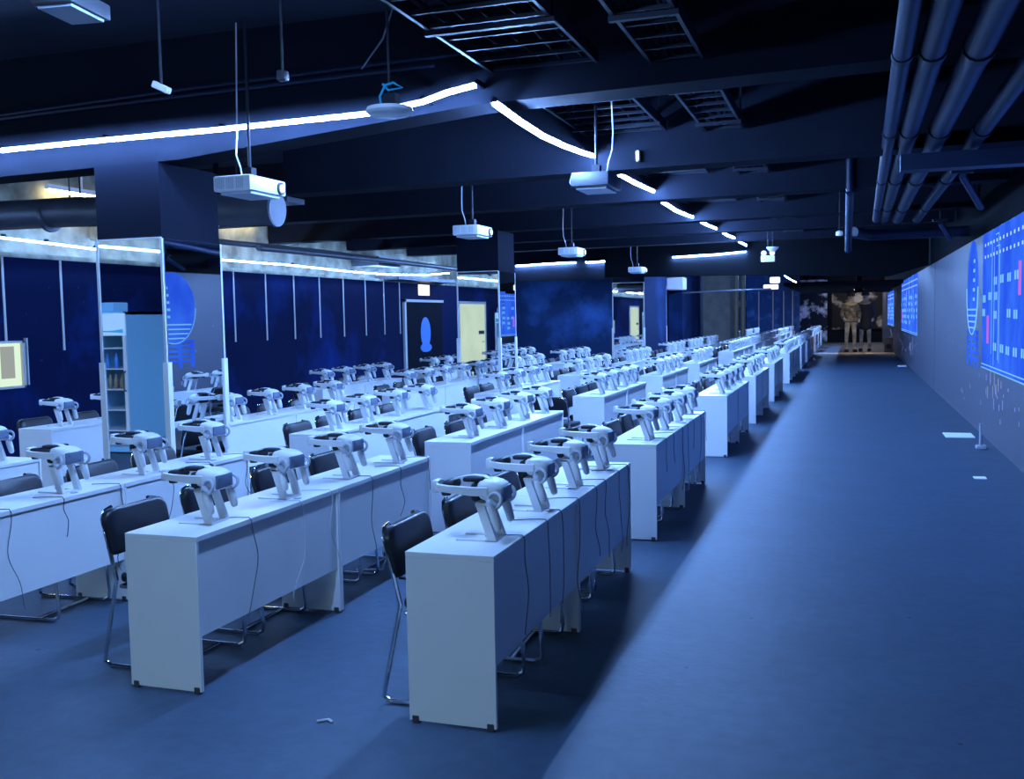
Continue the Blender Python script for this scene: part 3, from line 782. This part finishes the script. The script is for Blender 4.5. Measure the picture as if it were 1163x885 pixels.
# ------------------------------------------------------------------ headset on a stand (visor towards +x), origin on the desktop
def stand_parts():
    base = MB()
    for s_ in (-1, 1):
        base.box(-0.155, 0.03, s_*0.066-0.009, s_*0.066+0.009, 0.0, 0.007)
    base.box(-0.02, 0.032, -0.075, 0.075, 0.0, 0.010)
    legs = []
    for s_ in (-1, 1):
        y = s_*0.066
        legs.append(MB().prism([(-0.008, 0.006), (0.034, 0.006), (0.026, 0.03), (-0.024, 0.168), (-0.062, 0.168)], y-0.011, y+0.011))
    cradle = MB().box(-0.062, -0.018, -0.077, 0.077, 0.158, 0.172)
    for s_ in (-1, 1):
        cradle.tube([(-0.02, s_*0.07, 0.165), (0.02, s_*0.085, 0.160), (0.052, s_*0.088, 0.168)], 0.006, 6)
    return base, legs, cradle
def headset_parts():
    d = {}
    v = MB()
    # visor: rounded shell, widest in y, swept front
    sec = []
    n = 24
    prof = [(-0.052, 0.072, 0.032), (-0.040, 0.086, 0.044), (0.0, 0.092, 0.050), (0.030, 0.088, 0.049), (0.052, 0.078, 0.044), (0.064, 0.058, 0.034), (0.067, 0.030, 0.02)]
    vs = []; fs = []
    for (x, ry, rz) in prof:
        for k in range(n):
            a = 2*PI*k/n
            c, s_ = math.cos(a), math.sin(a)
            e = 0.55
            yy = ry*math.copysign(abs(c)**e, c); zz = rz*math.copysign(abs(s_)**e, s_)
            vs.append((x - 0.012*(zz/0.05)*0 + (-0.010 if zz > 0 else 0.0)*0, yy, 0.222+zz - 0.012*(x/0.06)))
    m = len(prof)
    for i in range(m-1):
        for k in range(n):
            k2 = (k+1) % n
            fs.append((i*n+k, i*n+k2, (i+1)*n+k2, (i+1)*n+k))
    fs.append(tuple(range(n-1, -1, -1))); fs.append(tuple((m-1)*n+k for k in range(n)))
    v.add(vs, fs, True)
    d['visor'] = (v, 'plastic')
    f = MB()
    f.rbox(0.054, 0.0685, -0.070, 0.070, 0.174, 0.243, 0.007, 2)
    for yy in (-0.045, 0.045):
        for zz in (0.188, 0.226):
            f.lathe([(0.008, 0), (0.007, 0.004)], 10, Matrix.Translation((0.067, yy, zz)) @ Matrix.Rotation(PI/2, 4, 'Y'))
    d['front_plate'] = (f, 'lens')
    g_ = MB().rbox(-0.088, -0.048, -0.072, 0.072, 0.176, 0.258, 0.018, 3)
    d['face_pad'] = (g_, 'fabric')
    s1 = MB()
    for s_ in (-1, 1):
        pts = [(0.0, s_*0.088), (-0.08, s_*0.088), (-0.18, s_*0.074), (-0.238, s_*0.058), (-0.256, s_*0.02)]
        vs = []; fs = []
        for i, (x, y) in enumerate(pts):
            hz = [0.021, 0.021, 0.018, 0.018, 0.020][i]
            zc = [0.226, 0.226, 0.230, 0.233, 0.234][i]
            nx, ny = (0, s_) if i < 3 else (-0.5, s_*0.8)
            for (o, z) in ((0, -hz), (0.009, -hz*0.8), (0.009, hz*0.8), (0, hz)):
                vs.append((x+nx*o, y+ny*o, zc+z))
        for i in range(len(pts)-1):
            for k in range(4):
                fs.append((i*4+k, i*4+(k+1) % 4, (i+1)*4+(k+1) % 4, (i+1)*4+k))
        fs.append((0, 1, 2, 3)); fs.append(tuple((len(pts)-1)*4+k for k in (3, 2, 1, 0)))
        s1.add(vs, fs, False)
    d['side_strap'] = (s1, 'plastic')
    ts = MB()
    pts = [(0.0, 0.268), (-0.04, 0.284), (-0.09, 0.288), (-0.15, 0.278), (-0.20, 0.262), (-0.228, 0.25)]
    for (a, b) in zip(pts[:-1], pts[1:]):
        ts.add([(a[0], -0.022, a[1]), (a[0], 0.022, a[1]), (b[0], 0.022, b[1]), (b[0], -0.022, b[1]),
                (a[0], -0.022, a[1]-0.006), (a[0], 0.022, a[1]-0.006), (b[0], 0.022, b[1]-0.006), (b[0], -0.022, b[1]-0.006)],
               [(0, 1, 2, 3), (7, 6, 5, 4), (0, 3, 7, 4), (1, 5, 6, 2), (0, 4, 5, 1), (3, 2, 6, 7)])
    d['top_strap'] = (ts, 'plastic')
    tp = MB()
    tp.rbox(-0.125, -0.030, -0.062, 0.062, 0.262, 0.283, 0.009, 2)
    d['top_pad'] = (tp, 'fabric')
    rp = MB()
    rp.rbox(-0.222, -0.168, -0.062, 0.062, 0.222, 0.262, 0.014, 3)
    rp.lathe([(0.020, -0.012), (0.024, 0), (0.020, 0.012)], 14, Matrix.Translation((-0.215, -0.02, 0.206)))
    d['rear_pad'] = (rp, 'fabric')
    rd = MB()
    rd.rbox(-0.282, -0.246, -0.034, 0.034, 0.202, 0.262, 0.012, 2)
    d['rear_cap'] = (rd, 'plastic')
    return d
def controller_mb(s_):
    """hung on the stand's peg: tracking ring above, handle pointing down; local to the stand's origin"""
    y = s_*0.104
    h = MB().tube([(0.022, y, 0.168), (0.030, y, 0.138), (0.040, y, 0.105), (0.050, y, 0.070), (0.053, y, 0.060)], [0.019, 0.022, 0.021, 0.018, 0.010], 12)
    rg = MB().torus(0.033, 0.0085, 22, 8, Matrix.Translation((0.036, y, 0.190)) @ Matrix.Rotation(0.25*s_, 4, 'Z') @ Matrix.Rotation(PI/2-0.25, 4, 'X'))
    rg.lathe([(0.026, -0.006), (0.027, 0.004), (0.02, 0.007)], 16, Matrix.Translation((0.030, y, 0.180)) @ Matrix.Rotation(0.7, 4, 'Y'))
    return h, rg

stand0 = headset0 = None
def first_station():
    global stand_n, head_n, ctrl_n, stand_f, head_f, ctrl_f
    base, legs, cradle = stand_parts()
    t = thing('headset_stand', '', 'stand', (0, 0, 0), 0, 'white headset stands on the desks')
    base.build('base', 'plastic', t)
    for l in legs: l.build('leg', 'plastic', t)
    cradle.build('cradle', 'plastic', t)
    stand_n = register(t)
    t = thing('vr_headset', '', 'headset', (0, 0, 0), 0, 'white headsets on the stands')
    for n_, (mb, m) in headset_parts().items(): mb.build(n_, m, t)
    head_n = register(t)
    ctrl_n = []; ctrl_f = []
    for s_ in (-1, 1):
        t = thing('game_controller', '', 'controller', (0, 0, 0), 0, 'white controllers hanging from the stands')
        h_, r_ = controller_mb(s_)
        h_.build('handle', 'plastic', t); r_.build('tracking_ring', 'grey', t)
        ctrl_n.append(register(t))
    # far copies: one mesh each
    base, legs, cradle = stand_parts()
    m = MB()
    for q in [base, *legs, cradle]: m.add(q.v, q.f)
    stand_f = register(tag(m.build('headset_stand', 'plastic'), '', 'stand', 'white headset stands on the desks'))
    t = None
    wv = MB(); dk = MB()
    for n_, (mb, mm) in headset_parts().items():
        (dk if mm == 'fabric' else wv).add(mb.v, mb.f, True)
    o = tag(wv.build('vr_headset', 'plastic'), '', 'headset', 'white headsets on the stands')
    dk.build('padding', 'fabric', o)
    head_f = register(o)
    for s_ in (-1, 1):
        h_, r_ = controller_mb(s_)
        m = MB().add(h_.v, h_.f, True); m.add(r_.v, r_.f, True)
        ctrl_f.append(register(tag(m.build('game_controller', 'plastic'), '', 'controller', 'white controllers hanging from the stands')))
first_station()
desk_n = make_desk('x'); desk_f = make_desk_far('x'); chair_n = make_chair('x')
PROTOS = [stand_n, head_n, *ctrl_n, stand_f, head_f, *ctrl_f, desk_n, desk_f, chair_n]

# ------------------------------------------------------------------ lay out the hall
C0 = Vector((0, 0, 1.7329))
def pix(p):
    q = Vector(p)-C0; z = q.dot(F)
    if z < 0.2: return None
    return 581.5+1134.93*q.dot(R)/z, 442.5-1134.93*q.dot(U)/z
def seen(x, y, z=0.8, mx=40):
    p = pix((x, y, z))
    return p is not None and -mx < p[0] < 1163+mx and -mx < p[1] < 885+mx+120
ORD = ['first', 'second', 'third', 'fourth', 'fifth', 'sixth', 'seventh', 'eighth', 'ninth', 'tenth', 'eleventh', 'twelfth', 'thirteenth', 'fourteenth']
COLS = [
    (-1.39, 'aisle column', [3.83, 7.52, 12.2, 16.1, 20.2, 25.5, 28.3, 32.0, 36.6, 40.6, 46.0, 50.0, 55.0]),
    (-2.86, 'second column', [3.85, 7.40, 12.0, 16.1, 20.3, 26.6, 29.5, 33.0, 37.0, 41.0, 46.0, 50.0, 55.0]),
    (-4.29, 'third column', [3.72, 7.69, 12.3, 16.3, 20.4, 25.5, 29.0, 33.0, 41.5, 46.0, 50.0]),
    (-5.78, 'fourth column', [3.22, 8.30, 12.6, 16.75, 20.6]),
    (-7.28, 'leftmost column', [7.65, 12.9, 17.0, 21.0]),
]
rnd = random.Random(11)
NCTRL = 0
leftover = MB()
ctrl_src = []
for s_ in (-1, 1):
    h_, r_ = controller_mb(s_)
    ctrl_src.append([(h_.v, h_.f), (r_.v, r_.f)])
for ci, (xr, cname, rows) in enumerate(COLS):
    xc = xr-DD/2
    for ri, ys_ in enumerate(rows):
        dist = ys_
        rname = f'desk pair {ri+1}'
        rname = f'{ORD[ri]} desk pair'
        near = dist < 15.5
        for h_ in range(2):
            yc = ys_ + DL*(h_+0.5)
            if not seen(xr, yc+DL/2) : continue
            half = 'near' if h_ == 0 else 'far'
            dup(desk_n if near else desk_f, (xc, yc, 0), 0, f'white desk, {half} half of the {rname}, {cname}')
        for i in range(4):
            yd = ys_+0.33+0.70*i+rnd.uniform(-0.02, 0.02)
            xd = xr-0.115+rnd.uniform(-0.012, 0.012)
            if not seen(xd, yd, 0.9): continue
            rz = rnd.uniform(-0.06, 0.06)
            hn, sn, cn = (head_n, stand_n, ctrl_n) if near else (head_f, stand_f, ctrl_f)
            which = f'{ORD[i]} on the {rname}, {cname}'
            dup(sn, (xd, yd, DH), rz, f'white stand, {which}')
            dup(hn, (xd, yd, DH), rz, f'white headset with dark pads, {which}')
            for q in range(2):
                if NCTRL < 296 and dist < 40:
                    side = 'near' if q == 0 else 'far'
                    dup(cn[q], (xd, yd, DH), rz, f'controller at {side} side of {ORD[i]} stand, {rname}, {cname}')
                    NCTRL += 1
                else:
                    xf = Matrix.Translation((xd, yd, DH)) @ Matrix.Rotation(rz, 4, 'Z')
                    for vv, ff in ctrl_src[q]: leftover.add(vv, ff, True, xf)
        if dist < 33:
            for i in range(4):
                ych = ys_+0.42+0.665*i+rnd.uniform(-0.02, 0.02)
                xch = xr-0.36+rnd.uniform(-0.03, 0.03)
                if ci == 1 and ri == 0: xch -= 0.08
                if not seen(xch-0.2, ych, 0.7): continue
                dup(chair_n, (xch, ych, 0), rnd.uniform(-0.05, 0.05), f'black chair, {ORD[i]} behind the {rname}, {cname}')
if leftover.v:
    tag(leftover.build('game_controller', 'plastic'), 'rows of tiny white controllers on the farthest desks', 'controllers', None, 'stuff')
dup(chair_n, (-3.28, 11.35, 0), 1.45, 'black chair turned sideways in the gap before the third desk pair, second column')

for p in PROTOS:
    def kill(lst):
        for o, ks in lst:
            kill(ks); bpy.data.objects.remove(o)
    ks = KIDS[p.name]
    kill(ks)
    bpy.data.objects.remove(p)

# ------------------------------------------------------------------ charging cables over the desk fronts
def cable(x, y, drop, sway, label, m='cable', seed=0):
    r_ = random.Random(seed)
    pts = [(x-0.16, y-0.05, DH+0.006), (x-0.08, y, DH+0.005), (x-0.005, y+0.01, DH+0.006), (x+0.006, y+0.012, DH-0.01)]
    n = 18
    sw = sway*min(1.0, drop*1.7); f1 = r_.uniform(3.5, 6.5); f2 = r_.uniform(8, 13)
    for i in range(1, n+1):
        u_ = i/n
        pts.append((x+0.008, y+0.012+sw*u_**0.8*(math.sin(f1*u_+seed)+0.25*math.sin(f2*u_+seed*2))-sw*0*u_, DH-0.01-drop*u_))
    tag(MB().tube(pts, 0.0026, 5).build('charging_cable', m), label, 'cable', 'charging cables hanging over the desk fronts')
def cables(xr, ys_, n, cname, seed, pale=()):
    r_ = random.Random(seed)
    for i in range(n):
        y = ys_+0.42+(2.745-0.5)*i/(n-1)+r_.uniform(-0.06, 0.06)
        cable(xr, y, r_.uniform(0.22, 0.62), r_.uniform(0.04, 0.12), f"thin {'pale' if i in pale else 'dark'} charging cable, {ORD[i]} down the front of the {cname}", 'cablew' if i in pale else 'cable', seed*10+i)
cables(-1.39, 3.83, 8, 'nearest aisle desk pair', 3)
cables(-1.39, 7.52, 7, 'second aisle desk pair', 4)
cables(-2.86, 3.85, 6, 'nearest second column desk pair', 5, (1, 2))
cables(-4.29, 3.72, 6, 'nearest third column desk pair', 6)
for i, (x, y) in enumerate(((-2.75, 6.15), (-4.2, 6.2))):
    a = [( x-0.25, y, 0.16), (x-0.05, y, 0.165), (x, y+0.01, 0.15), (x+0.02, y+0.01, 0.08), (x-0.01, y+0.02, 0.03), (x-0.05, y, 0.06), (x-0.03, y, 0.14)]
    a = [(px, py, pz-0.02) for px, py, pz in a]
    a.insert(0, (x-0.5, y, 0.004)); a.insert(1, (x-0.3, y, 0.02))
    tag(MB().tube(a, 0.006, 6).build('power_cord', 'cablew'), 'pale looped power cord under the far end of the nearest desks, ' + ['second column', 'third column'][i], 'cord')
for i, (x0, x1, y) in enumerate(((-2.86, -1.85, 6.02), (-4.9, -3.3, 5.9))):
    tag(MB().box(x0, x1, y-0.012, y+0.012, 0, 0.012).build('floor_cable_cover', 'tray'), ['dark cable cover on the floor between the two nearest desk pairs', 'dark cable cover on the floor before the third column', 'short dark cable cover beside the nearest aisle desk'][i], 'cable cover')

# ------------------------------------------------------------------ refrigerator seen in the first pillar's mirror
t = thing('drinks_refrigerator', 'pale blue glass front drinks refrigerator reflected in the first pillar', 'refrigerator', (-9.56, 2.43, 0))
hw, hd = 0.36, 0.43
MB().box(-hw, -hw+0.04, -hd, hd, 0.05, 1.92).box(hw-0.04, hw, -hd, hd, 0.05, 1.92).box(-hw+0.04, hw-0.04, -hd, -hd+0.04, 0.05, 1.92).box(-hw, hw, -hd, hd, 1.88, 1.92).box(-hw, hw, -hd, hd, 0.02, 0.16).build('cabinet', 'fridge', t)
MB().box(-hw+0.04, hw-0.04, -hd+0.04, -hd+0.05, 0.16, 1.62).build('interior', 'fridgein', t)
hdr = MB().rbox(-hw, hw, hd, hd+0.03, 1.60, 1.90, 0.01, 1).build('header_sign', 'header', t)
wv = MB(); n = 16
vs = []; fs = []
for i in range(n+1):
    x = -hw+0.03+(2*hw-0.06)*i/n; u_ = i/n
    vs += [(x, hd+0.033, 1.63+0.02*math.sin(u_*3)), (x, hd+0.033, 1.69-0.05*math.sin(u_*PI)+0.06*(1-u_))]
for i in range(n): fs.append((2*i, 2*i+2, 2*i+3, 2*i+1))
wv.add(vs, fs).build('teal_wave', 'tealm', hdr)
for i in range(5):
    zz = 0.30+i*0.28
    MB().box(-hw+0.04, hw-0.04, -hd+0.05, hd-0.03, zz, zz+0.015).build('shelf', 'plastic', t)
dr = MB().box(-hw, -hw+0.05, hd, hd+0.025, 0.16, 1.60).box(hw-0.05, hw, hd, hd+0.025, 0.16, 1.60).box(-hw, hw, hd, hd+0.025, 0.12, 0.17).build('door', 'plastic', t)
MB().tube([(hw-0.025, hd+0.02, 0.85), (hw-0.025, hd+0.06, 0.87), (hw-0.025, hd+0.06, 1.1), (hw-0.025, hd+0.02, 1.12)], 0.010, 8).build('handle', 'foot', dr)
tag(MB().rbox(-9.88, -9.45, 2.5, 2.8, 1.92, 2.05, 0.01, 1).build('carton', 'fridge'), 'pale carton lying on top of the drinks refrigerator', 'carton')
for i, (x, sh, m_) in enumerate(((-9.72, 2, 'bottle'), (-9.62, 2, 'bottle'), (-9.52, 2, 'bottle'), (-9.42, 2, 'bottle'), (-9.65, 3, 'bottleb'), (-9.5, 3, 'bottleb'))):
    z0 = 0.30+sh*0.28+0.015
    tag(MB().lathe([(0.030, 0), (0.032, 0.01), (0.032, 0.13), (0.013, 0.17), (0.013, 0.20)], 14, Matrix.Translation((x, 2.72, z0))).build('drink_bottle', m_),
        f"{'brown' if m_ == 'bottle' else 'blue'} drink bottle in the refrigerator, {['leftmost', 'second', 'third', 'rightmost', 'left', 'right'][i]} on its shelf", 'bottle', 'bottles in the drinks refrigerator')

# ------------------------------------------------------------------ things on the aisle floor
tag(MB().rbox(1.25, 1.62, 14.7, 15.2, 0.0, 0.012, 0.003, 1).build('floor_light_patch', 'light_patch'), 'bright patch of painted light on the floor by the right wall', 'light_patch')  # thin glowing slab standing in for a patch of light
tag(MB().rbox(1.22, 1.34, 11.12, 11.26, 0.0, 0.008, 0.002, 1).build('floor_light_spot', 'light_patch'), 'small pale spot of painted light on the aisle floor', 'light_patch')
tag(MB().rbox(1.45, 1.70, 33.3, 33.9, 0.0, 0.012, 0.003, 1).build('floor_light_patch', 'light_patch'), 'far bright patch of painted light on the floor by the right wall', 'light_patch')
tag(MB().tube([(-2.18, 3.72, 0.006), (-2.14, 3.75, 0.006), (-2.11, 3.73, 0.006)], 0.006, 6).build('cable_tie', 'cablew'), 'short pale cable tie lying on the floor beside the second column desk', 'cable tie')
tag(MB().tube([(1.55, 13.55, 0), (1.55, 13.55, 0.32)], 0.016, 8).rbox(1.50, 1.62, 13.5, 13.62, 0, 0.05, 0.01, 1).build('floor_post', 'grey'), 'short pale post standing on the floor at the right wall', 'post')
t = thing('floor_speaker', 'small black floor speaker near the right wall at the far end', 'speaker', (1.58, 45.3, 0))
MB().rbox(-0.17, 0.17, -0.15, 0.15, 0.0, 0.62, 0.02, 2).build('cabinet', 'foot', t)
MB().lathe([(0.11, 0), (0.10, 0.012), (0.03, 0.0)], 18, Matrix.Translation((0, -0.15, 0.25)) @ Matrix.Rotation(PI/2, 4, 'X')).build('cone', 'tray', t)
tag(MB().box(-0.95, 2.0, 59.9, 59.98, 0.75, 3.1).build('wall_mural', 'mural'), 'dark mural with pale swirls on the far end wall', 'mural')
tag(MB().tube([(0.36, 43.5, 2.75), (0.36, 43.5, ZC)], 0.11, 12).tube([(0.36, 43.5, 2.55), (0.36, 43.5, 2.70)], 0.17, 12).build('ceiling_post', 'black'), 'black post hanging from the ceiling above the standing figures', 'post')

# ------------------------------------------------------------------ the two standing figures at the far end
def skinned(name, pts, edges, rad, m, parent, sub=2):
    me = bpy.data.meshes.new(name)
    me.from_pydata(pts, edges, [])
    o = bpy.data.objects.new(name, me); COL.objects.link(o); o.parent = parent
    md = o.modifiers.new('skin', 'SKIN')
    for v, r_ in zip(me.skin_vertices[0].data, rad):
        v.radius = r_ if isinstance(r_, tuple) else (r_, r_)
    me.skin_vertices[0].data[0].use_root = True
    sb = o.modifiers.new('sub', 'SUBSURF'); sb.levels = sub; sb.render_levels = sub
    me.materials.append(MT[m])
    return o
def figure(label, loc, rz, sc, bend, coat='darkcloth'):
    t = thing('statue', label, 'statue', loc, rz, 'bronze soldier figures at the far end')
    t.scale = (sc, sc, sc)
    P = [(0, 0, 0.95), (0, 0.0, 1.12), (0, -0.01, 1.30), (0, -0.01, 1.44), (0, -0.02, 1.52), (0, -0.03, 1.62), (0, -0.03, 1.74),
         (-0.09, 0, 0.90), (-0.11, -0.01, 0.50), (-0.12, 0.03, 0.10), (-0.125, -0.12, 0.045),
         (0.09, 0, 0.90), (0.11, 0.0, 0.50), (0.12, 0.03, 0.10), (0.125, -0.12, 0.045),
         (-0.17, 0, 1.41), (-0.25, 0.02, 1.14), (-0.20, -0.18, 0.98-bend), (-0.17, -0.24, 0.96-bend),
         (0.17, 0, 1.41), (0.25, 0.03, 1.14), (0.22, -0.12, 0.92), (0.20, -0.18, 0.89)]
    E_ = [(0,1),(1,2),(2,3),(3,4),(4,5),(5,6),(0,7),(7,8),(8,9),(9,10),(0,11),(11,12),(12,13),(13,14),(3,15),(15,16),(16,17),(17,18),(3,19),(19,20),(20,21),(21,22)]
    rr = [(0.15,0.11),(0.14,0.10),(0.17,0.12),(0.13,0.10),0.055,0.095,0.075, 0.085,0.062,0.042,0.04, 0.085,0.062,0.042,0.04, 0.065,0.048,0.036,0.04, 0.065,0.048,0.036,0.04]
    skinned('body', P, E_, rr, 'bronze', t)
    P2 = [(0, 0, 0.58), (0, 0.0, 0.95), (0, 0, 1.12), (0, -0.01, 1.30), (0, -0.01, 1.43), (-0.17, 0, 1.41), (-0.255, 0.02, 1.14), (-0.21, -0.15, 1.0), (0.17, 0, 1.41), (0.255, 0.03, 1.14), (0.225, -0.09, 0.95)]
    if coat == 'greycloth': P2[0] = (0, 0, 0.88)
    skinned('coat', P2, [(0,1),(1,2),(2,3),(3,4),(4,5),(5,6),(6,7),(4,8),(8,9),(9,10)], [(0.27,0.17),(0.21,0.15),(0.165,0.125),(0.195,0.14),(0.15,0.115),0.08,0.06,0.05,0.08,0.06,0.05], coat, t)
    MB().lathe([(0.118, 1.665), (0.118, 1.70), (0.105, 1.76), (0.07, 1.81), (0.01, 1.825)], 18, Matrix.Translation((0, -0.02, 0))).build('helmet', 'darkcloth', t)
    fc = MB().box(-0.05, -0.02, -0.125, -0.10, 1.655, 1.665).box(0.02, 0.05, -0.125, -0.10, 1.655, 1.665).prism([(-0.012, 1.61), (0.012, 1.61), (0.004, 1.655), (-0.004, 1.655)], -0.14, -0.10).box(-0.03, 0.03, -0.118, -0.10, 1.585, 1.592)
    fc.build('face_features', 'darkcloth', t)
    for s_ in (-1, 1):
        MB().rbox(s_*0.122-0.05, s_*0.122+0.05, -0.20, 0.09, 0.0, 0.09, 0.03, 3).build('boot', 'darkcloth', t)
    return t
figure('standing soldier figure in pale mottled jacket at the far end, left one', (0.05, 45.6, 0), 0.15, 1.44, 0.0, 'greycloth')
figure('standing soldier figure in long dark coat at the far end, right one', (0.66, 46.5, 0), -0.1, 1.46, 0.04)
